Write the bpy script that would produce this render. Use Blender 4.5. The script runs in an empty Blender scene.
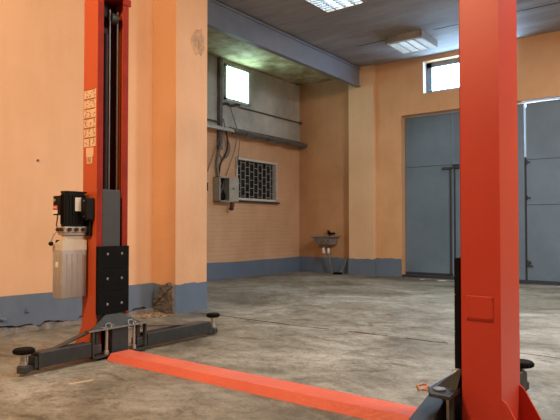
import bpy, bmesh, math, random
from mathutils import Vector, Matrix
random.seed(7)
C = bpy.context.scene.collection
PI = math.pi

# ------------------------------------------------------------------ mesh helpers
class MB:
    def __init__(s): s.bm = bmesh.new()
    def box(s, x0, x1, y0, y1, z0, z1, bev=0):
        b = bmesh.new()
        v = [b.verts.new(p) for p in ((x0,y0,z0),(x1,y0,z0),(x1,y1,z0),(x0,y1,z0),(x0,y0,z1),(x1,y0,z1),(x1,y1,z1),(x0,y1,z1))]
        for f in ((0,3,2,1),(4,5,6,7),(0,1,5,4),(1,2,6,5),(2,3,7,6),(3,0,4,7)): b.faces.new([v[i] for i in f])
        if bev: bmesh.ops.bevel(b, geom=b.edges[:], offset=bev, segments=2, affect='EDGES', profile=.5)
        s._add(b); return s
    def prism(s, pts, a, b, axis='z', bev=0):
        """polygon pts in the two other axes, extruded along axis from a to b"""
        m = bmesh.new()
        def P(p, t):
            if axis == 'z': return (p[0], p[1], t)
            if axis == 'y': return (p[0], t, p[1])
            return (t, p[0], p[1])
        lo = [m.verts.new(P(p, a)) for p in pts]; hi = [m.verts.new(P(p, b)) for p in pts]
        n = len(pts)
        m.faces.new(lo); m.faces.new(hi)
        for i in range(n): m.faces.new((lo[i], lo[(i+1) % n], hi[(i+1) % n], hi[i]))
        if bev: bmesh.ops.bevel(m, geom=m.edges[:], offset=bev, segments=2, affect='EDGES', profile=.5)
        s._add(m); return s
    def hull(s, pts):
        m = bmesh.new()
        for p in pts: m.verts.new(p)
        bmesh.ops.convex_hull(m, input=m.verts)
        s._add(m); return s
    def lathe(s, c, prof, n=24, axis='z'):
        """prof = list of (r, t); closed solid of revolution about axis through c"""
        m = bmesh.new(); rings = []
        for r, t in prof:
            ring = []
            for k in range(n):
                a = 2*PI*k/n; q = (r*math.cos(a), r*math.sin(a))
                p = (q[0], q[1], t) if axis == 'z' else ((t, q[0], q[1]) if axis == 'x' else (q[0], t, q[1]))
                ring.append(m.verts.new((c[0]+p[0], c[1]+p[1], c[2]+p[2])))
            rings.append(ring)
        for i in range(len(rings)-1):
            for k in range(n): m.faces.new((rings[i][k], rings[i][(k+1) % n], rings[i+1][(k+1) % n], rings[i+1][k]))
        m.faces.new(rings[0]); m.faces.new(rings[-1])
        s._add(m); return s
    def cyl(s, c, r, h, axis='z', n=20, bev=0):
        b = bev
        pr = [(r-b, 0), (r, b), (r, h-b), (r-b, h)] if b else [(r, 0), (r, h)]
        return s.lathe(c, pr, n, axis)
    def tube(s, pts, r, n=8):
        m = bmesh.new(); pts = [Vector(p) for p in pts]; rings = []
        up = None
        for i, p in enumerate(pts):
            d = (pts[min(i+1, len(pts)-1)] - pts[max(i-1, 0)]).normalized()
            if up is None:
                up = Vector((0,0,1)) if abs(d.z) < .9 else Vector((1,0,0))
            a = (up - d*up.dot(d)).normalized(); b = d.cross(a); up = a
            rings.append([m.verts.new(p + r*(math.cos(2*PI*k/n)*a + math.sin(2*PI*k/n)*b)) for k in range(n)])
        for i in range(len(rings)-1):
            for k in range(n): m.faces.new((rings[i][k], rings[i][(k+1) % n], rings[i+1][(k+1) % n], rings[i+1][k]))
        m.faces.new(rings[0]); m.faces.new(rings[-1])
        s._add(m); return s
    def torus(s, c, R, r, axis='z', n=20, k=8, M=None):
        pts = []
        m = bmesh.new(); rings = []
        for i in range(n):
            a = 2*PI*i/n; ring = []
            for j in range(k):
                b = 2*PI*j/k; q = Vector(((R+r*math.cos(b))*math.cos(a), (R+r*math.cos(b))*math.sin(a), r*math.sin(b)))
                if axis == 'x': q = Vector((q.z, q.x, q.y))
                if axis == 'y': q = Vector((q.x, q.z, q.y))
                if M: q = M @ q
                ring.append(m.verts.new(q + Vector(c)))
            rings.append(ring)
        for i in range(n):
            for j in range(k): m.faces.new((rings[i][j], rings[(i+1) % n][j], rings[(i+1) % n][(j+1) % k], rings[i][(j+1) % k]))
        s._add(m); return s
    def _add(s, b):
        bmesh.ops.recalc_face_normals(b, faces=b.faces[:])
        me = bpy.data.meshes.new('t'); b.to_mesh(me); b.free(); s.bm.from_mesh(me); bpy.data.meshes.remove(me)
    def map(s, fn):
        for v in s.bm.verts: v.co = fn(v.co)
        bmesh.ops.recalc_face_normals(s.bm, faces=s.bm.faces[:]); return s

def obj(name, mb, mat, parent=None, smooth=False):
    me = bpy.data.meshes.new(name); bm = mb.bm
    if parent is None:
        xs = [v.co.x for v in bm.verts]; ys = [v.co.y for v in bm.verts]; zs = [v.co.z for v in bm.verts]
        org = Vector(((min(xs)+max(xs))/2, (min(ys)+max(ys))/2, min(zs)))
    else:
        root = parent
        while root.parent: root = root.parent
        org = root.location.copy()
    bmesh.ops.translate(bm, verts=bm.verts[:], vec=-org)
    bm.to_mesh(me); bm.free()
    o = bpy.data.objects.new(name, me); C.objects.link(o)
    if isinstance(mat, (list, tuple)):
        for m in mat: me.materials.append(m)
    else: me.materials.append(mat)
    if parent is None: o.location = org
    else: o.parent = parent
    if smooth:
        for p in me.polygons: p.use_smooth = True
        try: me.set_sharp_from_angle(angle=math.radians(40))
        except Exception: pass
    return o
def tag(o, label, cat, group=None):
    o['label'] = label; o['category'] = cat
    if group: o['group'] = group
    return o
def thing(name, loc, label, cat, group=None):
    o = bpy.data.objects.new(name, None); o.empty_display_size = .1; C.objects.link(o); o.location = loc
    return tag(o, label, cat, group)
def struct(name, mb, mat, label, cat, parent=None):
    o = obj(name, mb, mat, parent)
    if parent is None:
        o['kind'] = 'structure'; tag(o, label, cat)
    return o

# ------------------------------------------------------------------ materials
def new_mat(name):
    m = bpy.data.materials.new(name); m.use_nodes = True; nt = m.node_tree
    b = nt.nodes['Principled BSDF']; return m, nt, b
def N(nt, t, **k):
    n = nt.nodes.new(t)
    for a, v in k.items(): setattr(n, a, v)
    return n
def L(nt, a, b): nt.links.new(a, b)
def pos(nt, scale=(1,1,1)):
    g = N(nt, 'ShaderNodeNewGeometry'); mp = N(nt, 'ShaderNodeMapping'); mp.inputs['Scale'].default_value = scale
    L(nt, g.outputs['Position'], mp.inputs['Vector']); return mp.outputs['Vector']
def noise(nt, scale, detail=5, rough=.6, sc=(1,1,1), dist=0):
    n = N(nt, 'ShaderNodeTexNoise'); n.inputs['Scale'].default_value = scale; n.inputs['Detail'].default_value = detail
    n.inputs['Roughness'].default_value = rough; n.inputs['Distortion'].default_value = dist
    L(nt, pos(nt, sc), n.inputs['Vector']); return n.outputs['Fac']
def ramp(nt, fac, stops):
    r = N(nt, 'ShaderNodeValToRGB'); e = r.color_ramp.elements
    while len(e) < len(stops): e.new(.5)
    for i, (p, c) in enumerate(stops): e[i].position = p; e[i].color = (*c, 1) if len(c) == 3 else c
    L(nt, fac, r.inputs['Fac']); return r.outputs['Color']
def mix(nt, fac, a, b, mode='MIX'):
    m = N(nt, 'ShaderNodeMix', data_type='RGBA', blend_type=mode)
    if isinstance(fac, (int, float)): m.inputs['Factor'].default_value = fac
    else: L(nt, fac, m.inputs['Factor'])
    for i, v in ((6, a), (7, b)):
        if isinstance(v, tuple): m.inputs[i].default_value = (*v, 1)
        else: L(nt, v, m.inputs[i])
    return m.outputs[2]
def bump(nt, b, h, strength=.3, dist=.01):
    n = N(nt, 'ShaderNodeBump'); n.inputs['Strength'].default_value = strength; n.inputs['Distance'].default_value = dist
    L(nt, h, n.inputs['Height']); L(nt, n.outputs['Normal'], b.inputs['Normal'])
def simple(name, c, rough=.5, metal=0, var=.12, vs=8, bs=0, bsc=60, spec=.5):
    m, nt, b = new_mat(name)
    lo = tuple(x*(1-var) for x in c); hi = tuple(min(1, x*(1+var)) for x in c)
    L(nt, ramp(nt, noise(nt, vs), [(.3, lo), (.7, hi)]), b.inputs['Base Color'])
    b.inputs['Roughness'].default_value = rough; b.inputs['Metallic'].default_value = metal
    b.inputs['Specular IOR Level'].default_value = spec
    if bs: bump(nt, b, noise(nt, bsc, 3), bs, .004)
    return m
def emit(name, c, s):
    m, nt, b = new_mat(name); b.inputs['Base Color'].default_value = (*c, 1)
    b.inputs['Emission Color'].default_value = (*c, 1); b.inputs['Emission Strength'].default_value = s; return m

def wall_paint(name, c1, c2, bs=.25, brick=False, blot=.07):
    m, nt, b = new_mat(name)
    col = ramp(nt, noise(nt, 1.1, 6, .6), [(.32, c1), (.68, c2)])
    streak = noise(nt, 3, 4, .6, (2.2, 2.2, .35))
    col = mix(nt, blot, col, ramp(nt, streak, [(.35, tuple(x*.72 for x in c1)), (.65, (1,1,1))]), 'MULTIPLY')
    fine = noise(nt, 24, 5, .65)
    h = fine
    if brick:
        g = N(nt, 'ShaderNodeNewGeometry'); sp = N(nt, 'ShaderNodeSeparateXYZ'); cb = N(nt, 'ShaderNodeCombineXYZ')
        L(nt, g.outputs['Position'], sp.inputs[0]); L(nt, sp.outputs['Y'], cb.inputs[0]); L(nt, sp.outputs['Z'], cb.inputs[1])
        br = N(nt, 'ShaderNodeTexBrick'); L(nt, cb.outputs[0], br.inputs['Vector'])
        br.inputs['Scale'].default_value = 1; br.inputs['Brick Width'].default_value = .26; br.inputs['Row Height'].default_value = .077
        br.inputs['Mortar Size'].default_value = .008; br.inputs['Mortar Smooth'].default_value = .6
        br.inputs['Color1'].default_value = (1,1,1,1); br.inputs['Color2'].default_value = (.93,.93,.93,1); br.inputs['Mortar'].default_value = (.8,.78,.76,1)
        col = mix(nt, .28, col, br.outputs['Color'], 'MULTIPLY')
        hm = N(nt, 'ShaderNodeMath', operation='SUBTRACT'); L(nt, fine, hm.inputs[0]); L(nt, br.outputs['Fac'], hm.inputs[1]); h = hm.outputs[0]
    L(nt, col, b.inputs['Base Color']); b.inputs['Roughness'].default_value = .62
    b.inputs['Specular IOR Level'].default_value = .35
    bump(nt, b, h, bs, .012); return m

M = {}
M['peach'] = wall_paint('peach_paint', (.72,.44,.25), (.79,.50,.30))
M['orange'] = wall_paint('pilaster_paint', (.71,.40,.215), (.78,.47,.27), .35)
M['brick'] = wall_paint('painted_brick', (.62,.36,.20), (.72,.45,.27), .5, True)
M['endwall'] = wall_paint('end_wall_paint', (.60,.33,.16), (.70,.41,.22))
M['recessend'] = wall_paint('recess_end_shaded_paint', (.44,.235,.12), (.54,.305,.16))  # darker paint, with the shade behind the beam also put into the colour
M['farpil'] = wall_paint('far_pilaster_paint', (.66,.43,.26), (.74,.51,.32))
M['plaster'] = wall_paint('grey_plaster', (.33,.335,.30), (.66,.65,.60), .5, blot=.15)
M['base'] = wall_paint('blue_grey_paint', (.115,.16,.225), (.16,.205,.275), .3)
M['cement'] = simple('rough_cement', (.17,.16,.15), .9, 0, .5, 9, .9, 26)
M['plasterpatch'] = simple('bare_plaster', (.56,.36,.23), .9, 0, .3, 14, .8, 30)

def ceiling_mat():
    m, nt, b = new_mat('stained_concrete_ceiling')
    a = noise(nt, 1.4, 6, .65, (.35, 1.6, 1)); c = ramp(nt, a, [(.3, (.25,.235,.225)), (.7, (.42,.41,.40))])
    s = noise(nt, 6, 5, .7, (.3, 1, 1)); c = mix(nt, .5, c, ramp(nt, s, [(.35, (.72,.7,.68)), (.6, (1,1,1))]), 'MULTIPLY')
    L(nt, c, b.inputs['Base Color']); b.inputs['Roughness'].default_value = .75
    bump(nt, b, noise(nt, 18, 5, .6, (.4,1,1)), .35, .015); return m
M['ceiling'] = ceiling_mat()
def niche_ceiling_mat():
    m, nt, b = new_mat('stained_niche_ceiling')
    c = ramp(nt, noise(nt, 2.2, 8, .7, (1,.8,1)), [(.34, (.17,.12,.05)), (.50, (.40,.34,.18)), (.66, (.62,.60,.42))])
    L(nt, c, b.inputs['Base Color']); b.inputs['Roughness'].default_value = .85
    bump(nt, b, noise(nt, 30, 6, .75), .9, .02); return m
M['niche_ceiling'] = niche_ceiling_mat()
def floor_mat():
    m, nt, b = new_mat('worn_concrete_floor')
    big = noise(nt, .8, 9, .70, (.9, 1.1, 1), .7)
    col = ramp(nt, big, [(.32, (.12,.112,.085)), (.45, (.25,.24,.195)), (.55, (.35,.345,.30)), (.70, (.50,.50,.45))])
    st = noise(nt, 2.6, 10, .78, (.9, 1.35, 1), 1.0)
    col = mix(nt, .9, col, ramp(nt, st, [(.38, (.42,.40,.35)), (.46, (.80,.79,.76)), (.58, (1,1,1))]), 'MULTIPLY')
    sc = noise(nt, 9, 9, .8, (1.0, 1.25, 1), .8)
    col = mix(nt, .85, col, ramp(nt, sc, [(.40, (.62,.60,.56)), (.5, (1,1,1)), (.66, (1.15,1.15,1.12))]), 'MULTIPLY')
    fine = noise(nt, 42, 6, .8)
    col = mix(nt, .7, col, ramp(nt, fine, [(.38, (.66,.65,.62)), (.58, (1.0,1.0,1.0))]), 'MULTIPLY')
    sp = N(nt, 'ShaderNodeTexVoronoi'); sp.inputs['Scale'].default_value = 7; L(nt, pos(nt), sp.inputs['Vector'])
    spk = ramp(nt, sp.outputs['Distance'], [(.03, (1,1,1)), (.06, (0,0,0))])
    col = mix(nt, N_mul(nt, spk, noise(nt, 1.3, 3)), col, (.55,.54,.5))
    L(nt, col, b.inputs['Base Color'])
    r = N(nt, 'ShaderNodeMapRange'); r.inputs[3].default_value = .38; r.inputs[4].default_value = .75
    L(nt, st, r.inputs[0]); L(nt, r.outputs[0], b.inputs['Roughness'])
    b.inputs['Specular IOR Level'].default_value = .45
    bump(nt, b, fine, .2, .006); return m
def N_mul(nt, a, bq):
    n = N(nt, 'ShaderNodeMath', operation='MULTIPLY'); L(nt, a, n.inputs[0]); L(nt, bq, n.inputs[1]); return n.outputs[0]
M['floor'] = floor_mat()

M['red'] = simple('orange_red_paint', (.48,.078,.022), .38, 0, .05, 3)
M['redr'] = simple('red_paint', (.52,.045,.022), .42, 0, .05, 3)
M['deepred'] = simple('greasy_red_paint', (.27,.022,.010), .7, 0, .2, 6, 0, 60, .2)
M['dark'] = simple('charcoal_steel', (.027,.033,.037), .45, .1, .25, 14)
M['dark2'] = simple('worn_charcoal_steel', (.04,.045,.046), .5, .15, .35, 22)
M['steel'] = simple('bare_steel', (.50,.50,.48), .4, .8, .25, 20)
M['rod'] = simple('grey_rod_steel', (.26,.265,.27), .4, .6, .2, 20)
M['rubber'] = simple('black_rubber', (.004,.004,.004), .8, 0, .2, 12, .15, 40, .15)
M['grime'] = simple('dark_interior_steel', (.035,.010,.008), .6, .2, .3, 10)
M['greycover'] = simple('dark_grey_cover', (.048,.052,.056), .5, .1, .08, 5)
M['beam'] = simple('grey_beam_paint', (.21,.225,.26), .5, 0, .15, 2, .1, 20)
M['door'] = simple('blue_grey_door_paint', (.125,.185,.245), .5, 0, .14, 1.6, .08, 12)
M['doordark'] = simple('dark_door_steel', (.03,.035,.04), .6, .1, .2, 5)
M['black'] = simple('black_plastic', (.004,.004,.004), .55, 0, .1, 9, 0, 60, .2)
M['tank'] = simple('translucent_grey_plastic', (.34,.315,.30), .35, 0, .06, 5)
M['tanktop'] = simple('cream_plastic', (.56,.50,.40), .4, 0, .06, 5)
M['oil'] = simple('oil_level_plastic', (.31,.285,.27), .35, 0, .1, 5)
M['white'] = simple('white_label', (.72,.70,.66), .6, 0, .05, 9)
M['sticker'] = simple('sticker_paper', (.70,.50,.34), .6, 0, .08, 30)
M['ink'] = simple('sticker_ink', (.16,.06,.05), .6, 0, .2, 30)
M['redlabel'] = simple('red_label', (.60,.12,.08), .5, 0, .1, 9)
M['alu'] = simple('cast_aluminium', (.50,.49,.46), .35, .8, .2, 30)
M['frame'] = simple('grey_window_frame', (.17,.20,.24), .5)
M['whiteframe'] = simple('white_painted_metal', (.62,.60,.54), .55)
M['gridbar'] = simple('grey_bar_paint', (.34,.34,.31), .6)
M['greybox'] = simple('grey_box_enamel', (.34,.33,.28), .5, .1, .12, 9)
M['void'] = simple('dark_glass', (.015,.02,.025), .15, 0, .2, 4)
M['cable'] = simple('dark_cable', (.03,.03,.03), .6)
M['greycable'] = simple('grey_cable', (.17,.17,.16), .6)
M['pipe'] = simple('dirty_pipe', (.13,.12,.11), .6, .2, .3, 9)
M['sink'] = simple('grimy_enamel', (.22,.20,.18), .45, 0, .4, 18)
M['fixture'] = simple('fixture_housing', (.26,.24,.21), .5)
M['louver'] = simple('louver_white', (.20,.22,.24), .4, .3, .05)
M['sand'] = simple('sandy_rubble', (.30,.22,.14), .95, 0, .35, 30, .9, 60)
M['copper'] = simple('orange_strap', (.55,.20,.06), .6)
M['chalk'] = simple('chalk_mark', (.62,.47,.30), .9)
M['plate'] = None
def plate_mat():
    m, nt, b = new_mat('chequer_plate_paint')
    L(nt, ramp(nt, noise(nt, 5), [(.3, (.66,.13,.08)), (.7, (.76,.17,.11))]), b.inputs['Base Color'])
    v = N(nt, 'ShaderNodeTexVoronoi', feature='F1'); v.inputs['Scale'].default_value = 42; L(nt, pos(nt, (1,1.7,1)), v.inputs['Vector'])
    b.inputs['Roughness'].default_value = .38; bump(nt, b, v.outputs['Distance'], .35, .006); return m
M['plate'] = plate_mat()
M['tubes'] = emit('fluorescent_tube', (.86,.95,1.0), 8)
M['sky_pane'] = emit('daylit_pane', (.45,.70,1.0), 22)
M['glassblock'] = emit('daylit_glass_block', (.62,1.0,.95), 13)

# ------------------------------------------------------------------ room shell
XL = -5.31; YP0 = 4.54; YP1 = 5.06; XP = -4.9; XN = -7.55; YE = 10.87; YD = 10.8; ZC = 4.45; ZN = 4.33
XR = 3.2; YB = -3.0
fb = MB().box(-7.9, XR+.2, YB-.2, 11.6, -.2, 0)
struct('floor', fb, M['floor'], 'worn stained grey concrete floor of the workshop', 'floor')
struct('ceiling', MB().box(-5.90, XR, YB, 11.2, ZC, ZC+.2), M['ceiling'], 'dark streaked concrete ceiling above the lift', 'ceiling')
struct('ceiling_recess', MB().box(XN-.2, -5.90, YP1-.3, YE+.1, ZN, ZN+.35), M['niche_ceiling'], 'lower stained yellowish ceiling over the recess with the barred window', 'ceiling')
struct('wall_left', MB().box(XL-.4, XL, YB, YP0+.02, 0, ZC), M['peach'], 'smooth peach painted wall behind the power unit', 'wall')
struct('wall_pilaster', MB().box(-6.02, XP, YP0, YP1, 0, ZC, .008), M['orange'], 'orange and pink painted pilaster at the corner of the recess', 'wall')
struct('wall_recess_return', MB().box(XN-.2, -6.0, YP1-.25, YP1-.02, 0, ZN), M['brick'], 'return wall of the recess behind the pilaster', 'wall')
# recess wall with holes for the barred window and the glass block window
def holed_yz(mb, x0, x1, y0, y1, z0, z1, holes):
    ys = sorted({y0, y1, *[h[0] for h in holes], *[h[1] for h in holes]}); zs = sorted({z0, z1, *[h[2] for h in holes], *[h[3] for h in holes]})
    for i in range(len(ys)-1):
        for j in range(len(zs)-1):
            cy = (ys[i]+ys[i+1])/2; cz = (zs[j]+zs[j+1])/2
            if any(h[0] < cy < h[1] and h[2] < cz < h[3] for h in holes): continue
            mb.box(x0, x1, ys[i], ys[i+1], zs[j], zs[j+1])
def holed_xz(mb, y0, y1, x0, x1, z0, z1, holes):
    t = MB(); holed_yz(t, y0, y1, x0, x1, z0, z1, holes); t.map(lambda v: Vector((v.y, v.x, v.z)))
    me = bpy.data.meshes.new('t'); t.bm.to_mesh(me); t.bm.free(); mb.bm.from_mesh(me); bpy.data.meshes.remove(me)
GW = (8.27, 8.98, 3.58, 4.22); BW = (8.61, 9.97, 1.565, 2.435)
w = MB(); holed_yz(w, XN-.3, XN, YP1-.02, YE+.1, 0, 2.92, [BW])
struct('wall_recess', w, M['brick'], 'lower peach painted brick wall of the recess around the barred window', 'wall')
w = MB(); holed_yz(w, XN-.3, XN+.012, YP1-.02, YE+.1, 2.92, ZN, [GW])
struct('wall_recess_upper', w, M['plaster'], 'upper bare grey plaster wall of the recess around the glass block window', 'wall')
struct('wall_back', MB().box(XN-.2, -5.5, YE, YE+.4, 0, ZN+.1), M['recessend'], 'brownish orange end wall of the recess behind the sink, beam shade painted in', 'wall')
struct('wall_pilaster_far', MB().box(-6.13, -5.53, YE-.17, YE+.01, 0, ZC, .004), M['farpil'], 'pale beige far pilaster carrying the end of the beam', 'wall')
WN = (-4.47, -2.665, 3.70, 4.345); DX0, DX1, DZ = -4.95, -.2, 3.31
w = MB(); holed_xz(w, YD, YD+.45, -5.56, XR, 0, ZC, [WN, (DX0, DX1, 0, DZ)])
struct('wall_front', w, M['endwall'], 'peach painted wall around the blue grey gates', 'wall')
struct('wall_right', MB().box(XR, XR+.3, YB, YD+.4, 0, ZC), M['peach'], 'right side wall outside the view', 'wall')
struct('wall_rear', MB().box(XL-.4, XR+.3, YB-.3, YB, 0, ZC), M['peach'], 'rear wall behind the camera', 'wall')

# painted dado bands with wavy upper edges
def band(name, p0, p1, z_top, z_bot, th, nrm, label, jag=0, seed=1, mat='base'):
    rnd = random.Random(seed); p0 = Vector(p0); p1 = Vector(p1); n = max(6, int((p1-p0).length/.05)); nv = Vector(nrm)*th
    bm = bmesh.new(); F = []; B = []
    ph = rnd.uniform(0, 6)
    zb = z_bot
    for i in range(n+1):
        t = i/n; p = p0.lerp(p1, t); zt = z_top + .006*math.sin(ph+t*9) + .004*math.sin(ph*2+t*23)
        if jag and i % 2 == 0: zb = z_bot + rnd.uniform(0, jag)
        F.append((bm.verts.new((p.x+nv.x, p.y+nv.y, zb)), bm.verts.new((p.x+nv.x, p.y+nv.y, zt))))
        B.append((bm.verts.new((p.x, p.y, zb)), bm.verts.new((p.x, p.y, zt))))
    for i in range(n):
        bm.faces.new((F[i][0], F[i+1][0], F[i+1][1], F[i][1])); bm.faces.new((B[i][0], B[i][1], B[i+1][1], B[i+1][0]))
        bm.faces.new((F[i][1], F[i+1][1], B[i+1][1], B[i][1])); bm.faces.new((F[i][0], B[i][0], B[i+1][0], F[i+1][0]))
    for q in (0, n): bm.faces.new((F[q][0], F[q][1], B[q][1], B[q][0]))
    bmesh.ops.recalc_face_normals(bm, faces=bm.faces[:]); mb = MB(); mb.bm = bm
    return struct(name, mb, M[mat], label, 'baseboard')
band('baseboard_left', (XL, YB, 0), (XL, YP0, 0), .345, .035, .05, (1,0,0), 'blue grey dado band along the left wall with a broken lower edge', .05, 3)
band('baseboard_pilaster_near', (XL+.05, YP0, 0), (XP+.004, YP0, 0), .335, 0, .006, (0,-1,0), 'blue grey dado on the near face of the pilaster', 0, 4)
band('baseboard_pilaster', (XP, YP0-.006, 0), (XP, YP1, 0), .345, .0, .006, (1,0,0), 'blue grey dado on the pale side face of the pilaster', 0, 5)
band('baseboard_recess', (XN, YP1, 0), (XN, YE, 0), .33, 0, .02, (1,0,0), 'blue grey dado along the recess wall under the barred window', 0, 6)
band('baseboard_back', (XN, YE, 0), (-6.13, YE, 0), .34, 0, .02, (0,-1,0), 'dark blue grey dado behind the sink pipes', 0, 7)
band('baseboard_front', (-6.14, YE-.17, 0), (-5.53, YE-.17, 0), .345, 0, .01, (0,-1,0), 'blue grey dado on the far pilaster right of the sink', 0, 8)
band('baseboard_pilaster_far', (-5.53, YE-.18, 0), (-5.53, YD, 0), .35, 0, .008, (1,0,0), 'narrow blue grey dado on the side of the far pilaster', 0, 12)
band('baseboard_gate', (-5.53, YD, 0), (DX0, YD, 0), .37, 0, .01, (0,-1,0), 'blue grey dado between the far pilaster and the gate', 0, 9)

# jagged cement footing along the left wall
def rubble(name, pts, mat, label, cat, seed=1, n=60, size=(.01,.04), parent=None):
    rnd = random.Random(seed); mb = MB()
    (x0, x1), (y0, y1) = pts
    for i in range(n):
        x = rnd.uniform(x0, x1); y = rnd.uniform(y0, y1); s = rnd.uniform(*size); z = 0
        mb.hull([(x+rnd.uniform(-1,1)*s, y+rnd.uniform(-1,1)*s*1.4, rnd.choice((0, .5, .9))*s*rnd.uniform(.4,1)) for k in range(9)] + [(x-s*.6, y, -.002), (x+s*.6, y, -.002), (x, y+s, -.002)])
    o = obj(name, mb, M[mat]); tag(o, label, cat); o['kind'] = 'stuff'; return o
ft = MB(); rnd = random.Random(11); prev = None
bm = ft.bm; lo = []; hi = []; bk = []
nn = 150
for i in range(nn+1):
    y = YB + (YP0-YB)*i/nn
    d = .075 + rnd.uniform(-.02,.03) + .02*math.sin(i*.3); z = .03 + rnd.uniform(-.010,.012) + .012*math.sin(i*.17)
    lo.append(bm.verts.new((XL+d+.01, y, 0))); hi.append(bm.verts.new((XL+d-.02, y, z))); bk.append(bm.verts.new((XL, y, z+.035)))
for i in range(nn):
    bm.faces.new((lo[i], lo[i+1], hi[i+1], hi[i])); bm.faces.new((hi[i], hi[i+1], bk[i+1], bk[i]))
struct('trim_1', ft, M['cement'], 'crumbling cement footing at the base of the left wall', 'trim')
rubble('sand_rubble', ((-5.24,-4.88), (4.15, 4.52)), 'sand', 'loose sandy rubble heaped at the broken foot of the near pilaster', 'rubble', 5, 190, (.006,.024))

# broken plaster patch with bare cement at the pilaster corner (a slab with a ragged outline)
def ragged(cx, cz, rx, rz, n, seed, amp=.25):
    r = random.Random(seed); return [(cx+math.cos(2*PI*k/n)*rx*(1+r.uniform(-amp,amp)), cz+math.sin(2*PI*k/n)*rz*(1+r.uniform(-amp,amp))) for k in range(n)]
def lumpy_patch(pts, x_fn, seed, amp):
    """grid-filled relief over polygon pts (a,b) -> position via x_fn(a,b,h)"""
    r = random.Random(seed); bm = bmesh.new()
    pts = [(p[0]+(q[0]-p[0])*t/4, p[1]+(q[1]-p[1])*t/4) for p, q in zip(pts, pts[1:]+pts[:1]) for t in range(4)]; n = len(pts); K = 14
    cx = sum(p[0] for p in pts)/n; cz = sum(p[1] for p in pts)/n; rings = []
    for k in range(K):
        t = 1-k/K
        rings.append([bm.verts.new(x_fn(cx+(p[0]-cx)*t, cz+(p[1]-cz)*t, 0 if k == 0 else r.uniform(.2,1)*amp)) for p in pts])
    c = bm.verts.new(x_fn(cx, cz, amp*.5))
    for k in range(K-1):
        for i in range(n): bm.faces.new((rings[k][i], rings[k][(i+1)%n], rings[k+1][(i+1)%n], rings[k+1][i]))
    for i in range(n): bm.faces.new((rings[K-1][i], rings[K-1][(i+1)%n], c))
    bmesh.ops.recalc_face_normals(bm, faces=bm.faces[:]); mb = MB(); mb.bm = bm; return mb
pp = [(-5.29,.0),(-5.28,.03),(-5.27,.06),(-5.25,.10),(-5.26,.14),(-5.20,.18),(-5.19,.24),(-5.13,.27),(-5.14,.32),(-5.06,.345),(-4.99,.37),(-4.93,.345),(-4.895,.335),(-4.895,.25),(-4.895,.12),(-4.895,.0),(-5.05,0)]
struct('wall_pilaster_repair', lumpy_patch(pp, lambda a,b,h: (a, YP0-.008-h, b), 3, .035), M['cement'], 'rough broken cement patch at the foot of the near pilaster', 'patch')
struct('wall_pilaster_chip', lumpy_patch(ragged(4.90, 3.27, .115, .17, 16, 4), lambda a,b,h: (XP+.002+h*.4, a, b), 6, .02), M['plasterpatch'], 'chipped plaster patch high on the side face of the near pilaster', 'patch')

# ceiling beam (steel section cased and painted)
bmn = MB().box(-5.93, -5.83, YP1, YE-.16, 4.02, 4.04).box(-5.88, -5.86, YP1, YE-.16, 4.03, 4.425).box(-5.93, -5.83, YP1, YE-.16, 4.395, 4.425)
bo = struct('trim_2', bmn, M['beam'], 'grey painted steel beam carrying the ceiling along the mouth of the recess', 'beam')
# slab joint: narrow filler strip across the ceiling
sj = MB(); r = random.Random(2); x = -5.8
while x < -1.2:
    l = r.uniform(.15,.6)
    if r.random() < .75: sj.box(x, x+l, 9.42+r.uniform(-.006,.006), 9.435+r.uniform(0,.012), ZC-.004, ZC+.002)
    x += l
struct('trim_3', sj, M['doordark'], 'dark joint line crossing the ceiling in front of the far lamp', 'trim')

fj = MB(); r = random.Random(6); x = -4.75; y = 4.80
while x < 2.6:
    l = r.uniform(.08,.3); y2 = 4.80 + .03*math.sin(x*2.1) + r.uniform(-.012,.012); wv = r.uniform(.004,.012)
    if r.random() < .85: fj.prism([(x,y-wv),(x+l,y2-wv),(x+l,y2+wv),(x,y+wv)], -.004, .0012)
    x += l; y = y2
struct('trim_6', fj, M['grime'], 'thin irregular joint crack crossing the floor from the near pilaster', 'trim')
# ------------------------------------------------------------------ high window in the gate wall
wf = MB(); x0,x1,z0,z1 = WN; yf = YD+.16
for a,b,c,d in ((x0,x1,z0,z0+.07),(x0,x1,z1-.10,z1),(x0,x0+.12,z0,z1),(x1-.07,x1,z0,z1),((x0+x1)/2-.05,(x0+x1)/2+.05,z0,z1)): wf.box(a,b,yf,yf+.07,c,d)
win = struct('window_1', wf, M['frame'], 'high daylit window above the blue grey gates, half behind the front lift post', 'window')
obj('pane', MB().box(x0+.1, x1-.07, yf+.03, yf+.04, z0+.07, z1-.07), M['sky_pane'], win)
obj('window_reveal', MB().box(x0, x0+.006, YD-.004, yf, z0, z1).box(x1-.006, x1, YD-.004, yf, z0, z1).box(x0, x1, YD-.004, yf, z0, z0+.008), M['whiteframe'], win)

# glass block window in the recess
y0,y1,z0,z1 = GW; g = MB()
for a,b,c,d in ((y0-.03,y0+.02,z0-.05,z1+.02),(y1-.02,y1+.03,z0-.05,z1+.02),(y0-.03,y1+.03,z0-.06,z0),(y0-.03,y1+.03,z1-.01,z1+.03)): g.box(XN-.02, XN+.05, a,b,c,d)
gb = struct('window_2', g, simple('pale_green_frame', (.50,.62,.60), .5), 'small bright glass block window high in the recess wall', 'window')
pb = MB()
ny, nz = 3, 4
for i in range(ny):
    for j in range(nz):
        pb.box(XN-.03, XN+.035, y0+(y1-y0)*i/ny+.012, y0+(y1-y0)*(i+1)/ny-.012, z0+(z1-z0)*j/nz+.006, z0+(z1-z0)*(j+1)/nz-.006, .006)
obj('glass_blocks', pb, M['glassblock'], gb)
obj('block_mortar', MB().box(XN-.05, XN+.02, y0, y1, z0, z1), simple('pale_mortar', (.5,.62,.6), .7), gb)

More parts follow.
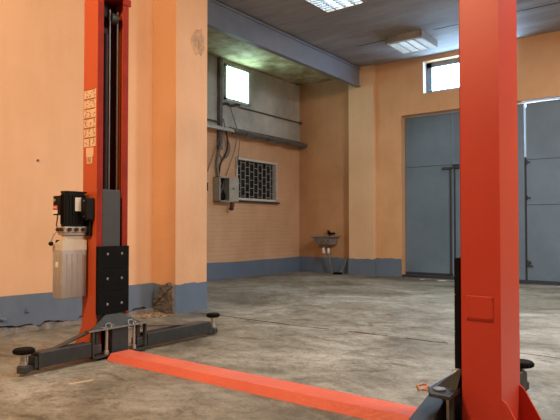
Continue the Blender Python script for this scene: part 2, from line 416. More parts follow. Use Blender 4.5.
# barred window
y0,y1,z0,z1 = BW; f = MB()
for a,b,c,d in ((y0,y0+.035,z0,z1),(y1-.03,y1,z0,z1),(y0-.02,y1+.02,z0-.0,z0+.05),(y0-.02,y1+.03,z1-.045,z1)): f.box(XN-.06, XN+.03, a,b,c,d)
bw = struct('window_3', f, M['whiteframe'], 'dark low window with a whitish frame and staggered brick-pattern bars in the recess wall', 'window')
obj('pane', MB().box(XN-.12, XN-.10, y0+.02, y1-.02, z0+.02, z1-.02), M['void'], bw)
gr = MB(); nb = 9
ya, yb, za, zb2 = y0+.045, y1-.045, z0+.05, z1-.045
for i in range(1, nb): 
    yy = ya+(yb-ya)*i/nb; gr.box(XN-.03, XN-.015, yy-.0045, yy+.0045, za, zb2)
for i in range(nb):
    a = ya+(yb-ya)*i/nb; b = ya+(yb-ya)*(i+1)/nb
    for k in range(5):
        zz = za + (zb2-za)*(k + (.25 if i % 2 else .75))/4.5
        if zz < zb2: gr.box(XN-.028, XN-.017, a, b, zz-.005, zz+.005)
obj('window_bars', gr, M['gridbar'], bw)
obj('sill', MB().box(XN, XN+.07, y0-.03, y1+.05, z0-.035, z0), M['doordark'], bw)

# ------------------------------------------------------------------ gates
YG = 10.97
struct('trim_4', MB().box(DX0, DX1, YD-.01, YG+.3, 0, .045), M['doordark'], 'dark steel threshold rail under the gates', 'threshold')
def leaf(name, x0, x1, label, seams, sk=None):
    mb = MB(); zs = [.05]+seams+[3.285]
    for i in range(len(zs)-1): mb.box(x0+.004, x1-.004, YG, YG+.05, zs[i]+.004, zs[i+1]-.004, .003)
    o = struct(name, mb, M['door'], label, 'gate')
    obj('seam', MB().box(x0+.01, x1-.01, YG+.012, YG+.045, .06, 3.28), M['doordark'], o); return o
d1 = leaf('door_1', DX0+.01, -3.945, 'left blue grey steel gate panel beside the far pilaster', [2.25])
d2 = leaf('door_2', -3.935, -2.60, 'middle blue grey steel gate panel mostly behind the front lift post', [])
d3 = leaf('door_3', -2.572, DX1-.01, 'right blue grey steel gate leaf with light leaking along its edge', [1.42, 2.245])
obj('hem', MB().box(DX0+.01, -3.945, YG-.008, YG+.004, .05, .10), M['doordark'], d1)
obj('gap_light_block', MB().box(-2.605, -2.567, YG+.03, YG+.06, .05, 2.30), M['doordark'], d2)  # added behind the gap to stop daylight in its lower part
obj('rod', MB().box(-3.985, -3.96, YG-.035, YG-.012, .10, 2.19), M['doordark'], d1)
obj('rod_guide', MB().box(-4.14, -3.80, YG-.04, YG-.006, 2.165, 2.205), M['doordark'], d1)
obj('hook', MB().box(-3.905, -3.885, YG-.03, YG-.004, .12, 2.25).box(-3.94, -3.80, YG-.03, YG-.004, 2.225, 2.25), M['doordark'], d2)
for z in (2.20, 1.55, .38):
    obj('hinge', MB().box(-2.565, -2.50, YG-.02, YG, z-.012, z+.012).cyl((-2.555, YG-.02, z-.04), .012, .08), M['doordark'], d3)
obj('hasp', MB().box(-2.56, -2.47, YG-.03, YG, .30, .325).box(-2.545,-2.50, YG-.03, YG, .35, .365), M['doordark'], d3)
# bright strips of daylight seen through the gaps: the yard just outside
yd = MB().box(-2.62, -2.54, YG+.30, YG+.31, 2.3, 3.33).box(-2.62, DX1, YG+.20, YG+.21, 3.26, 3.33)
ol = obj('outdoor_daylight', yd, M['sky_pane']); ol['kind'] = 'structure'; tag(ol, 'daylight from the yard showing through the gap of the right gate leaf', 'daylight')

# ------------------------------------------------------------------ ceiling lamps
def lamp(cx, cy, label):
    t = thing('ceiling_lamp', (cx, cy, ZC), label, 'lamp', 'square louvred ceiling lamps')
    hx, hy = .33, .36; zb, zt = ZC-.125, ZC-.001
    hs = MB()
    hs.box(cx-hx, cx+hx, cy-hy, cy+hy, zt-.012, zt)
    for s in (-1, 1):
        hs.box(cx+s*hx-.012, cx+s*hx+.012, cy-hy-.012, cy+hy+.012, zb, zt); hs.box(cx-hx, cx+hx, cy+s*hy-.012, cy+s*hy+.012, zb, zt)
    obj('housing', hs, M['fixture'], t)
    lv = MB()
    for i in range(1, 4): lv.box(cx-hx+i*hx/2-.006, cx-hx+i*hx/2+.006, cy-hy, cy+hy, zb+.002, zb+.065)
    for j in range(1, 9): lv.box(cx-hx, cx+hx, cy-hy+j*hy*2/9-.007, cy-hy+j*hy*2/9+.007, zb+.002, zb+.06)
    obj('louvre', lv, M['louver'], t)
    for i in range(4):
        xx = cx-hx+(i+.5)*hx/2
        obj('tube', MB().cyl((xx, cy-hy+.03, zb+.085), .014, 2*hy-.06, 'y', 12), M['tubes'], t, True)
    return t
lamp(-4.28, 7.03, 'bright square louvred ceiling lamp cut by the top edge of the picture')
lamp(-4.21, 9.66, 'square louvred ceiling lamp beyond the joint line, near the high window')

# ------------------------------------------------------------------ two post lift
def lift_post(ox, oy, s, label, right):
    t = thing('lift_post', (ox, oy, 0), label, 'lift post', 'posts of the two-post car lift')
    W = lambda v: Vector((ox+s*v.x, oy+v.y, v.z))          # local: x = towards the other post
    P = lambda name, mb, mat, par=t, sm=False: obj(name, mb.map(W), mat, par, sm)
    red = M['redr'] if right else M['red']
    P('base_plate', MB().box(-.15, .21, -.21, .21, .001, .02, .003), red)
    hw = .148 if not right else .162
    th = .008; D = .18; lip = .052
    prof = [(0,-hw),(D,-hw),(D,-hw+lip),(D-th,-hw+lip),(D-th,-hw+th),(th,-hw+th),(th,hw-th),(D-th,hw-th),(D-th,hw-lip),(D,hw-lip),(D,hw),(0,hw)]
    col = P('column', MB().prism(prof, .02, 2.93), red)
    P('column_lip', MB().box(D-.001, D+.004, -hw+.002, -hw+lip, .3, 2.90).box(D-.001, D+.004, hw-lip, hw-.002, .3, 2.90).box(th+.001, th+.004, -hw+th, hw-th, .3, 2.9), M['deepred'], col)
    P('top_plate', MB().box(-.01, D+.01, -hw-.015, hw+.015, 2.87, 2.885) .box(D, D+.012, hw-.06, hw+.015, 2.83, 2.885) if not right else MB().box(-.005, D+.01, -hw-.01, hw+.01, 2.93, 2.945), M['deepred'], col)
    for v in (-hw+.008, hw-.008):
        P('gusset', MB().prism([(0,.02),(0,.22),(-.02,.205),(-.125,.02)], v-.006, v+.006, 'y'), red)
    # inner hydraulic cylinder, chain and pulley
    P('hydraulic_ram', MB().cyl((.075,.0,.03), .034, 2.55, n=20), M['grime'], t, True)
    P('chain', MB().box(.112,.118,.008,.016,1.2,2.78), M['rod'])
    P('hose', MB().cyl((.12,.085,1.2), .006, 1.58, n=8), M['rod'])
    P('pulley', MB().cyl((.10,.02,2.72), .045, .06, 'y', 20), M['dark2'], t, True)
    P('inner_panel', MB().box(.03,.034,-.13,.13,.03,2.9), M['grime'])
    # carriage
    car = P('carriage', MB().box(.05,.188,-.10,.07,.26,1.305,.004), M['greycover'])
    P('carriage_plate', MB().box(.178,.191,-.135,.12,.20,.84), M['dark'], car)
    gd = MB()
    for k in range(3):
        z = .33+k*.176; gd.box(.190,.216,-.158,.138,z,z+.1745,.0015)
    for k in range(3):
        for q in (.045,.13): gd.box(.2155,.2175,-.155,.135,.33+k*.176+q-.002,.33+k*.176+q+.002)
    guard = P('door_guard', gd, M['rubber'])
    for z in (.40,.60,.795):
        for v in (-.07,.065): P('bolt', MB().lathe((.216,v,z), [(.0065,0),(.011,.004),(.006,.007)], 12, 'x'), M['rod'], guard)
    # yoke: sloping hood, flat lip, lower plate, web
    zt = .236
    poly = [(.185,-.315),(.285,-.31),(.325,-.22),(.325,.235),(.29,.25),(.20,.16)] if right else [(.20,-.15),(.285,-.315),(.325,-.305),(.325,.235),(.29,.25),(.20,.16)]
    hv = -.17 if right else -.27
    yk = P('yoke', MB().prism(poly, zt-.016 if right else zt-.012, zt, 'z', .002)
             .prism([(.20,-.15),(.285,-.27),(.325,-.26),(.325,.255),(.30,.27),(.20,.16)], .022, .036, 'z')
             .hull([(.300,hv,zt),(.300,.20,zt),(.20,max(hv-.02,-.18),zt),(.20,.17,zt),(.205,-.085,.32),(.205,.07,.32),(.212,-.08,.32),(.212,.065,.32)]), M['dark2'])
    P('yoke_lip', MB().box(.318,.327,-.306 if not right else -.22,.236,zt-.011,zt+.002,.001), M['rod'], yk)
    P('yoke_web', MB().box(.215,.305,-.085,.065,.036,zt-.012), M['dark'], yk)
    for v in (-.268,.226): P('yoke_cheek', MB().box(*((.285,.318) if not (right and v < 0) else (.185,.205)),v,v+.014,.036,zt-.012), M['dark2'], yk)
    for v in ((-.205,.185) if not right else (.185,)):
        P('pivot_pin', MB().cyl((.262,v,.036), .024, .19, n=20).cyl((.262,v,zt), .024, .008, n=20), M['dark2'], yk, True)
    Mt = Matrix.Rotation(.9, 3, 'Y')
    for v in ((-.12,.09) if not right else (.09,)):
        P('pull_ring', MB().torus((.305,v,zt+.016), .022, .0024, 'z', 20, 6, Matrix.Rotation(.5,3,'X') @ Mt).torus((.31,v+.03,zt+.012), .018, .0022, 'z', 18, 6, Matrix.Rotation(-.9,3,'X')), M['steel'], yk, True)
    P('pin_cap', MB().cyl((.262,-.235,zt) if right else (.285,-.16,zt), .03, .009, n=20, bev=.002), M['rod'], yk, True)
    for v in ((-.135,.125) if not right else (-.245,.125)):
        P('lock_shaft', MB().cyl((.30 if v > -.2 else .215,v,.036), .011, .19, n=14).cyl((.30 if v > -.2 else .215,v,.036), .018, .03, n=14), M['steel'], yk, True)
    return t, P

def lift_arm(t, P, pv, ang, L1, L2, z0, padz, r, side, strut=True, root_gap=True):
    """arm along local +y (side=+1) or -y (-1), turned by ang about its pivot pv"""
    ca, sa = math.cos(ang), math.sin(ang)
    def A(mb): return mb.map(lambda v: Vector((pv[0] + v.x*ca - v.y*sa, pv[1] + side*(v.x*sa + v.y*ca), v.z)))
    h = .104
    arm = P('arm', A(MB().box(-.05,.05,.07 if root_gap else -.15,L1,z0+.01,z0+h+.012,.005)), M['dark'])
    P('arm_root', A(MB().box(-.035,.035,-.03,.10,z0+.02,z0+h-.015,.006)), M['dark2'], arm)
    P('arm_extension', A(MB().box(-.042,.042,L1-.02,L1+.035,z0+.012,z0+h-.012,.004).box(-.05,.052,L1-.004,L1+.008,z0-.004,z0+h+.006)), M['dark2'], arm)
    P('arm_top_plate', A(MB().box(-.045,.03,L1-.17,L1-.01,z0+h,z0+h+.006)), M['dark2'], arm)
    yb = L1+L2
    P('pad_socket', A(MB().cyl((0,yb,z0-.008), .043, .048, n=22, bev=.006).box(-.03,.03,L1+.01,yb,z0,z0+.038)), M['dark2'], arm, True)
    P('pad_screw', A(MB().cyl((0,yb,z0+.03), .021, padz-z0-.05, n=16).cyl((0,yb,z0+.045), .028, .02, n=16)), M['steel'], arm, True)
    pm = MB().lathe((0,yb,padz-.036), [(r*.55,0),(r*.9,.003),(r,.010),(r,.030),(r*.93,.036),(r*.2,.037)], 28)
    for k in range(20):
        a = 2*PI*k/20; pm.box(-.004,.004,-.002,.002,0,.001) if False else pm.cyl((math.cos(a)*r*.97, yb+math.sin(a)*r*.97, padz-.026), .007, .018, n=8)
    P('lifting_pad', A(pm), M['rubber'], arm, True)
    if strut:
        P('arm_strut', A(MB().hull([(-.14,.0,z0+.165),(-.07,.0,z0+.165),(-.14,.0,z0+.172),(-.07,.0,z0+.172),
              (-.045,L1*.72,z0+h),(.03,L1*.78,z0+h),(-.045,L1*.72,z0+h+.006),(.03,L1*.78,z0+h+.006)])), M['dark2'], arm)

tl, PL = lift_post(-3.965, 2.828, 1, 'orange red lift post by the left wall, carrying the power unit', False)
lift_arm(tl, PL, (.262,-.205), -.02, .485, .09, .03, .185, .066, -1)
lift_arm(tl, PL, (.262,.185), .0, .80, .095, .022, .197, .058, 1, True)
# instruction stickers on the near face of the left post
yS = 2.828-.148
st = MB(); ink = MB(); r = random.Random(5)
for k in range(6):
    z1 = 2.10-k*.077; z0 = z1-.072; st.box(-3.955, -3.80, yS-.0025, yS+.0005, z0, z1)
    for c in range(3):
        xa = -3.947+c*.05
        for q in range(5):
            if r.random() < .75:
                a = xa+r.uniform(0,.03); ink.box(a, a+r.uniform(.008,.018), yS-.004, yS-.002, z0+.008+q*.011, z0+.008+q*.011+r.uniform(.004,.008))
    ink.box(-3.95, -3.81, yS-.004, yS-.002, z1-.006, z1-.001)
st2 = MB().box(-3.925, -3.83, yS-.0025, yS+.0005, 1.565, 1.635).box(-3.915, -3.845, yS-.0025, yS+.0005, 1.51, 1.565); ink2 = MB()
for q in range(4): ink2.box(-3.905, -3.86, yS-.004, yS-.002, 1.52+q*.011, 1.525+q*.011)
so = obj('instruction_sticker', st, M['sticker'], tl); obj('sticker_print', ink, M['ink'], so)
so = obj('type_plate_sticker', st2, M['sticker'], tl); obj('sticker_print', ink2, M['ink'], so)

tr, PR = lift_post(-.742, 2.837, -1, 'tall orange red lift post standing closest to the camera', True)
lift_arm(tr, PR, (.325,-.17), .18, .50, .085, .03, .178, .073, -1, False, False)
lift_arm(tr, PR, (.262,.185), .165, .60, .05, .03, .19, .068, 1, False)
# small screwed cover on the near face of the right post
yR = 2.837-.162
cv = obj('inspection_cover', MB().box(-.898,-.775,yR-.005,yR,.578,.683,.002), M['redr'], tr)
for x in (-.89,-.783):
    for z in (.588,.673): obj('screw', MB().cyl((x, yR-.009, z), .005, .005, 'y', 10), M['redr'], cv)
obj('cover_gap', MB().box(-.898,-.775,yR-.0055,yR+.001,.568,.572), M['deepred'], cv)

# floor cable cover between the posts
pc = MB().prism([(2.658,.0),(2.700,.048),(2.868,.048),(2.91,0)], -3.62, -1.17, 'x', .001)
fp = obj('cable_cover', pc, M['plate']); tag(fp, 'long orange red chequered cable cover plate on the floor between the posts', 'floor plate')

# ------------------------------------------------------------------ power unit on the left post
X0, X1, Y0, Y1 = -4.0, -3.875, 2.445, 2.66
pu = thing('power_unit', ((X0+X1)/2, (Y0+Y1)/2, .46), 'black hydraulic power unit with pale plastic oil tank, hung on the left lift post', 'power unit')
tk = MB().prism([(X0-.01,Y0),(X1,Y0),(X1,Y1),(X0-.01,Y1)], .462, .842, 'z', .012)
tank = obj('oil_tank', tk, M['tank'], pu, True)
ht = MB()
def frus(mb, a, z0, b, z1):
    mb.hull([(x,y,z0) for x in a[:2] for y in a[2:]] + [(x,y,z1) for x in b[:2] for y in b[2:]])
frus(ht, (X0-.008,X1-.001,Y0+.001,Y1-.001), .825, (X0-.007,X1-.002,Y0+.002,Y1-.002), .868)
frus(ht, (X0-.007,X1-.002,Y0+.002,Y1-.002), .868, (X0+.07,X1-.004,Y0+.012,Y1-.003), .908)
ht.box(X0+.06,X1-.012,Y0+.03,Y1-.012,.895,.945,.006)
obj('tank_top', ht, M['tanktop'], tank)
rb = MB()
for k in range(4): rb.box(X1-.002, X1+.0022, Y0+.035+k*.045, Y0+.040+k*.045, .49, .80)
for k in range(2): rb.box(X0+.04+k*.05, X0+.044+k*.05, Y0-.0022, Y0+.002, .49, .80)
obj('tank_ribs', rb, M['oil'], tank)
obj('tank_label', MB().box(X0+.045,X0+.08,Y0-.006,Y0-.001,.70,.742), M['white'], tank)
vb = MB().box(X0+.03,X1+.002,Y0+.02,Y1-.01,.945,.965,.003).box(X0+.02,X1+.01,Y0+.01,Y1-.005,.965,1.01,.003)
val = obj('valve_block', vb, M['alu'], pu)
for k in range(3): obj('valve_plug', MB().cyl((X1+.01, Y0+.05+k*.06, .988), .016, .012, 'x', 14), M['grime'], val, True)
for k in range(2): obj('valve_plug', MB().cyl((X0+.055+k*.045, Y0-.006, .988), .014, .02, 'y', 12), M['grime'], val, True)
obj('release_lever', MB().tube([(X0+.06,Y0+.005,.985),(X0+.04,Y0-.02,.95),(X0+.03,Y0-.025,.92),(X0+.022,Y0-.03,.895)], .004), M['steel'], pu, True)
obj('lever_knob', MB().lathe((X0+.022,Y0-.031,.864), [(.004,0),(.015,.006),(.019,.016),(.015,.028),(.004,.033)], 16), M['black'], pu, True)
obj('filler_cap', MB().lathe((X0+.03,Y0+.035,.872), [(.026,0),(.028,.006),(.028,.03),(.022,.036)], 18), M['black'], pu, True)
mt = MB(); mcx, mcy = (X0+X1)/2+.005, (Y0+Y1)/2
mt.prism([(X0+.04,Y0+.045),(X0+.06,Y0+.025),(X1-.025,Y0+.025),(X1,Y0+.045),(X1,Y1-.03),(X1-.03,Y1-.005),(X0+.06,Y1-.005),(X0+.04,Y1-.03)], 1.01, 1.275, 'z', .008)
mo = obj('motor', mt, M['black'], pu)
fn = MB()
for k in range(6): fn.box(X1-.001, X1+.008, Y0+.055+k*.027, Y0+.060+k*.027, 1.03, 1.255); fn.box(X0+.062+k*.010, X0+.064+k*.010, Y0+.020, Y0+.027, 1.03, 1.255)
fn.box(X0+.045, X1+.002, Y0+.03, Y1-.005, 1.27, 1.284, .003)
obj('motor_fins', fn, M['black'], mo)
obj('motor_label', MB().box(X1+.008,X1+.011,Y0+.10,Y0+.165,1.13,1.235), M['white'], mo)
jb = obj('switch_box', MB().box(X0-.055,X0+.045,Y0+.03,Y1-.05,1.10,1.25,.006), M['black'], pu)
obj('warning_label', MB().box(X0-.048,X0+.012,Y0+.025,Y0+.031,1.145,1.175), M['redlabel'], jb)
obj('warning_label', MB().box(X0-.048,X0+.012,Y0+.025,Y0+.031,1.11,1.14).box(X0-.04,X0+.003,Y0+.023,Y0+.0265,1.157,1.164), M['white'], jb)
obj('button', MB().cyl((X0-.03,Y0+.022,1.215), .012, .01, 'y', 14), M['greybox'], jb, True)
obj('motor_cable', MB().tube([(X0-.02,Y0+.05,1.10),(X0-.012,Y0+.04,1.06),(X0+.01,Y0+.02,1.02),(X0+.05,Y0+.02,.99)], .005), M['cable'], pu, True)
cb = obj('capacitor_box', MB().box(X1-.005,X1+.075,Y1-.065,Y1+.014,1.065,1.235,.008), M['black'], pu)
for z in (1.09,1.21): obj('box_screw', MB().cyl((X1+.05,Y1-.069,z), .005, .005, 'y', 8), M['steel'], cb)
obj('mount_bracket', MB().box(X0+.04,X1+.04,Y1-.012,yS,.94,1.06), M['black'], pu)

# ------------------------------------------------------------------ recess services
XE = XN+.001
eb = thing('electrical_box', (XN+.1, 8.05, 1.50), 'open grey metal electrical box on the recess wall left of the barred window', 'electrical box')
y0,y1,z0,z1 = 7.95, 8.26, 1.51, 1.985
e = MB().box(XE,XE+.01,y0,y1,z0,z1)
for a,b,c,d in ((y0,y0+.012,z0,z1),(y1-.012,y1,z0,z1),(y0,y1,z0,z0+.012),(y0,y1,z1-.012,z1)): e.box(XE, XE+.17, a,b,c,d)
for a,b,c,d in ((y0,y0+.035,z0,z1),(y0,y1,z0,z0+.02),(y0,y1,z1-.02,z1)): e.box(XE+.165, XE+.172, a,b,c,d)
bx = obj('enclosure', e, M['greybox'], eb)
obj('box_interior', MB().box(XE+.011,XE+.03,y0+.013,y1-.013,z0+.013,z1-.013), M['grime'], eb)
bk = MB().box(XE+.03,XE+.10,y0+.08,y0+.18,1.58,1.72).box(XE+.03,XE+.09,y0+.05,y0+.24,1.78,1.90).box(XE+.03,XE+.08,y0+.20,y0+.28,1.56,1.70)
obj('switchgear', bk, M['black'], eb)
obj('switchgear_wires', MB().tube([(XE+.10,y0+.1,1.9),(XE+.13,y0+.14,1.8),(XE+.12,y0+.10,1.68)], .008).tube([(XE+.10,y0+.2,1.9),(XE+.13,y0+.17,1.76),(XE+.11,y0+.24,1.66)], .007).cyl((XE+.10,y0+.14,1.755), .022,.01,'x',14), M['greycable'], eb)
# opened door leaf, swung out on the right side
dr = MB().prism([(XE+.165,y1-.02),(XE+.25,y1+.165),(XE+.243,y1+.17),(XE+.158,y1-.01)], z0+.01, z1-.01, 'z')
bd = obj('box_door', dr, M['greybox'], eb)
obj('door_lock', MB().cyl((XE+.215,y1+.055,1.77), .02, .02, 'x', 14), M['steel'], bd)
rp = thing('power_socket', (XE+.12, 8.32, 1.38), 'dark red industrial power socket hanging under the open electrical box', 'socket')
obj('socket_body', MB().lathe((XE+.12,8.38,1.41), [(.03,0),(.045,.01),(.045,.08),(.035,.10)], 14), simple('dark_red_plastic', (.16,.02,.015), .5), rp, True)
obj('socket_cap', MB().cyl((XE+.12,8.33,1.38), .038, .05, 'x', 14), simple('brown_plastic', (.07,.02,.015), .5), rp, True)
obj('wall_switch', MB().box(XE,XE+.04,7.72,7.78,1.70,1.86,.004), M['black']); tag(bpy.data.objects['wall_switch'], 'small black wall switch on the recess wall left of the electrical box', 'switch')

# vertical duct and wiring
vd = MB().box(XE, XE+.09, 8.05, 8.135, 2.52, 4.32, .01)
tag(obj('cable_duct', vd, M['pipe']), 'dark vertical cable duct left of the glass block window', 'duct')
def cable(name, pts, r, mat, label, cat='cable', group=None):
    # smooth through the points
    P_ = [Vector(p) + Vector((0, DY if p[1] < 9 and p[0] < -7 else 0, .02 if p[0] < -7 else 0)) for p in pts]; out = []
    for i in range(len(P_)-1):
        a = P_[max(i-1,0)]; b = P_[i]; c = P_[i+1]; d = P_[min(i+2,len(P_)-1)]
        for k in range(6):
            t = k/6; out.append(.5*((2*b)+(c-a)*t+(2*a-5*b+4*c-d)*t*t+(3*b-a-3*c+d)*t**3))
    out.append(P_[-1]); return tag(obj(name, MB().tube(out, r*(1.25 if pts[0][0] < -7 else 1), 7), M[mat], None, True), label, cat, group)
xc = XN+.05; DY = .13
cable('cable', [(xc+.06,7.96,2.65),(xc+.02,7.90,2.4),(xc,7.88,2.2),(xc+.02,7.90,2.0)], .02, 'greycable', 'thick grey cable running down from the duct into the electrical box')
cable('cable', [(xc+.08,8.02,2.95),(xc+.05,8.12,2.75),(xc,8.18,2.55),(xc,8.10,2.38),(xc,7.98,2.22),(xc,7.94,2.0)], .014, 'cable', 'dark cable looping right below the duct before the electrical box')
cable('cable', [(xc+.08,7.98,3.1),(xc+.06,8.06,2.85),(xc,8.24,2.62),(xc,8.20,2.42),(xc,8.04,2.34),(xc,7.94,2.46),(xc,7.97,2.62)], .011, 'greycable', 'grey cable coiled in a wide loop below the duct')
cable('cable', [(xc+.02,8.20,3.46),(xc+.08,8.28,3.15),(xc+.16,8.30,2.85),(xc+.04,8.33,2.5),(xc,8.24,2.2),(xc+.02,8.12,2.0)], .007, 'greycable', 'thin grey cable hanging right of the loops down to the box')
cable('cable', [(xc+.18,8.36,2.92),(xc+.10,8.42,2.6),(xc+.02,8.46,2.3),(xc+.10,8.30,2.02)], .006, 'greycable', 'thin cable slanting down beside the barred window corner')
cable('cable', [(xc,7.62,2.05),(xc,7.72,2.25),(xc,7.86,2.55),(xc+.02,7.93,2.75)], .006, 'greycable', 'thin cable slanting from the wall switch up to the duct')
cable('cable', [(xc-.02,8.04,3.40),(xc-.01,8.16,3.44),(xc-.01,8.30,3.42),(xc-.02,8.45,3.46),(xc-.03,8.58,3.49)], .022, 'cable', 'thick dark cable under the glass block window')
tag(obj('conduit_pipe', MB().tube([(XN+.05,8.66,3.45),(XN+.05,YE,3.45)], .016).cyl((XN+.05,YE-.03,3.45), .04, .03, 'y', 14), M['pipe'], None, True), 'thin horizontal conduit pipe on the grey plaster right of the window', 'pipe')
tag(obj('conduit_pipe', MB().tube([(XN+.06,5.2,3.06),(XN+.06,8.03,3.06)], .018), M['pipe'], None, True), 'thicker grey conduit pipe ending at the vertical duct', 'pipe')
# projecting ledge
lg = MB().prism([(XN,2.99),(XN+.06,2.99),(XN+.20,2.93),(XN+.20,2.88),(XN,2.90)], YP1, YE, 'y')
lg.map(lambda v: v)
lo_ = struct('trim_5', lg, M['plaster'], 'projecting grey concrete ledge across the recess wall above the barred window', 'ledge')
ld = MB(); rr = random.Random(4); yy = 8.35
while yy < YE-.03:
    l = rr.uniform(.12,.4); ye = min(YE-.005, yy+l); o1 = rr.uniform(0,.03); o2 = rr.uniform(0,.035)
    ld.prism([(XN+.02,2.995),(XN+.085,2.998),(XN+.22+o1,2.93),(XN+.225+o1,2.905-o2*.6),(XN+.17+o1,2.855-o2),(XN+.10,2.885)], yy, ye, 'y'); yy += l
obj('ledge_rubble', ld, M['pipe'], lo_)

# ------------------------------------------------------------------ sink
sk = thing('wash_basin', (-6.66, 10.62, .43), 'small grimy wall-hung wash basin on the recess end wall', 'sink')
Yb = YE-.001
bs = MB()
def ring_(x0,x1,y0,y1,z): return [(x0,y0,z),(x1,y0,z),(x1,y1,z),(x0,y1,z)]
def shell(mb, loops):
    b = bmesh.new(); R_ = [[b.verts.new(p) for p in l] for l in loops]
    for i in range(len(R_)-1):
        for k in range(4): b.faces.new((R_[i][k], R_[i][(k+1)%4], R_[i+1][(k+1)%4], R_[i+1][k]))
    b.faces.new(R_[0]); b.faces.new(R_[-1]); bmesh.ops.recalc_face_normals(b, faces=b.faces[:]); mb._add(b)
shell(bs, [ring_(-6.86,-6.52,10.56,Yb,.64), ring_(-6.92,-6.50,10.50,Yb,.78), ring_(-6.97,-6.44,10.47,Yb,.80), ring_(-6.97,-6.44,10.47,Yb,.83),
           ring_(-6.90,-6.50,10.52,Yb-.06,.83), ring_(-6.84,-6.54,10.58,Yb-.08,.68)])
obj('basin', bs, M['sink'], sk)
obj('tap', MB().cyl((-6.68,10.80,.82), .02, .10, n=14).tube([(-6.68,10.80,.90),(-6.66,10.74,.93),(-6.62,10.66,.92),(-6.60,10.63,.88)], .016).box(-6.72,-6.54,10.76,10.82,.86,.90,.008).cyl((-6.72,10.80,.93), .03,.02), M['black'], sk, True)
obj('waste_pipe', MB().tube([(-6.70,10.62,.67),(-6.70,10.62,.50)], .022).tube([(-6.66,10.66,.50),(-6.62,10.68,.35),(-6.60,10.70,.2),(-6.565,10.72,.01)], .022), M['greycable'], sk, True)
obj('waste_trap', MB().lathe((-6.72,10.62,.44), [(.03,0),(.038,.01),(.038,.10),(.022,.13)], 16).lathe((-6.60,10.62,.44), [(.02,0),(.028,.01),(.028,.09),(.018,.12)], 14), M['white'], sk, True)
cable('drain_hose', [(-6.17,10.66,.36),(-6.19,10.62,.22),(-6.24,10.58,.08),(-6.30,10.52,.02),(-6.40,10.50,.018)], .012, 'greycable', 'thin grey hose hanging down the corner right of the basin', 'hose')
cl = MB(); r = random.Random(8)
for k in range(7): cl.hull([(-6.31+r.uniform(-.11,.11), 10.52+r.uniform(-.06,.06), r.uniform(0,.055)) for _ in range(10)])
o = obj('floor_rag', cl, M['rubber']); tag(o, 'crumpled black rag on the floor in the corner right of the basin', 'rag')

# ------------------------------------------------------------------ small things on the floor and wall
o = obj('wall_anchor', MB().cyl((XL,3.07,1.675), .012, .012, 'x', 10), M['pipe']); tag(o, 'tiny dark wall anchor in the peach wall left of the lift post', 'anchor')
o = obj('paint_lump', MB().hull([(XL+.035+random.uniform(0,.045), 2.95+random.uniform(-.035,.035), .2+random.uniform(-.03,.03)) for _ in range(14)]), M['base']); tag(o, 'blue grey plaster lump on the dado band left of the lift post', 'lump')
o = obj('paint_lump', MB().hull([(XL+.035+random.uniform(0,.045), 2.70+random.uniform(-.04,.04), .14+random.uniform(-.03,.03)) for _ in range(14)]), M['base']); tag(o, 'blue grey plaster lump on the dado at the left edge of the picture', 'lump')
o = obj('chalk_mark', MB().prism([(-3.275,2.12),(-3.255,2.12),(-3.22,2.265),(-3.24,2.27)], .0005, .0015), M['chalk']); tag(o, 'short pale paint mark on the floor in front of the left lift arm', 'mark')
o = obj('strap_loop', MB().tube([(-1.405,3.31,.008),(-1.425,3.35,.008),(-1.455,3.40,.008),(-1.44,3.45,.008),(-1.405,3.44,.008),(-1.395,3.38,.008),(-1.395,3.33,.008),(-1.36,3.34,.008),(-1.31,3.40,.008),(-1.24,3.43,.008)], .006), M['copper'], None, True); tag(o, 'orange strap loop lying on the floor beyond the near lift post', 'strap')
r = random.Random(21)
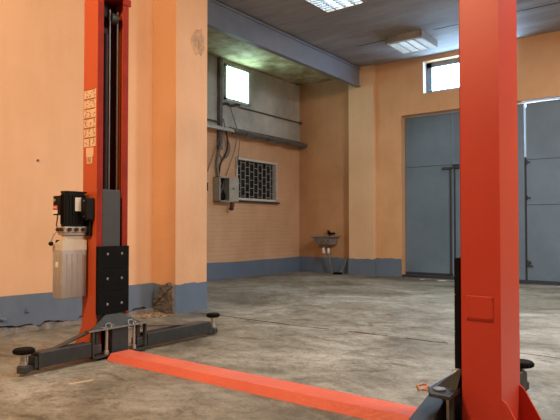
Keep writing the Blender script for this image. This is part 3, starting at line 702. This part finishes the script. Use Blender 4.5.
for k, (x, y, s, m, lb) in enumerate([(-4.38,10.5,.05,'white','pale scrap of litter on the floor by the left gate'), (-4.15,10.46,.03,'rubber','black crumb of litter beside the pale scrap at the gate'), (-3.95,10.42,.06,'white','larger pale scrap of litter in front of the gate rod'), (-3.75,10.38,.025,'rubber','black crumb of litter nearest the near lift post, by the gate')]):
    o = obj('litter', MB().hull([(x+r.uniform(-s,s)*1.6, y+r.uniform(-s,s), r.uniform(0,.25)*s) for _ in range(10)]), M[m]); tag(o, lb, 'litter', 'litter along the gate threshold')

# ------------------------------------------------------------------ lights
def area(name, loc, aim, size, size_y, power, col):
    l = bpy.data.lights.new(name, 'AREA'); l.shape = 'RECTANGLE'; l.size = size; l.size_y = size_y; l.energy = power; l.color = col
    o = bpy.data.objects.new(name, l); C.objects.link(o); o.location = loc
    o.rotation_euler = (Vector(aim)-Vector(loc)).to_track_quat('-Z', 'Y').to_euler(); return o
area('warm_lamp', (-2.3, -.9, 4.25), (-5.0, 3.0, 1.9), .8, .8, 290, (1, .66, .38))
area('unseen_cool_light', (1.6, 4.6, 4.38), (.3, 4.2, 0), 1.2, .6, 250, (1, .97, .92))
area('unseen_cool_light', (-.9, 7.03, 4.38), (-.9, 7.03, 0), .66, .66, 190, (.93, .97, 1))  # added light with no fixture, makes up for the dimmed louvred lamps
area('lamp_light', (-4.28, 7.03, 4.43), (-4.28, 7.03, 0), .6, .64, 34, (.86, .95, 1))
area('lamp_light', (-4.21, 9.66, 4.43), (-4.21, 9.66, 0), .6, .64, 26, (.86, .95, 1))

w = bpy.data.worlds.new('World'); bpy.context.scene.world = w; w.use_nodes = True
bg = w.node_tree.nodes['Background']; bg.inputs[0].default_value = (.75,.85,1,1); bg.inputs[1].default_value = .6

# ------------------------------------------------------------------ camera
cd = bpy.data.cameras.new('camera'); co = bpy.data.objects.new('camera', cd); C.objects.link(co)
cd.sensor_fit = 'HORIZONTAL'; cd.sensor_width = 36; cd.lens = 36*566.2/560; cd.shift_y = 5/560
co.location = (0, 0, 1.0)
co.rotation_euler = (math.radians(90+1.315), math.radians(0), math.radians(36.74))
cd.clip_start = .05
bpy.context.scene.camera = co
vs = bpy.context.scene.view_settings
vs.view_transform = 'Standard'; vs.look = 'None'; vs.gamma = 1; vs.exposure = 0; vs.use_curve_mapping = False
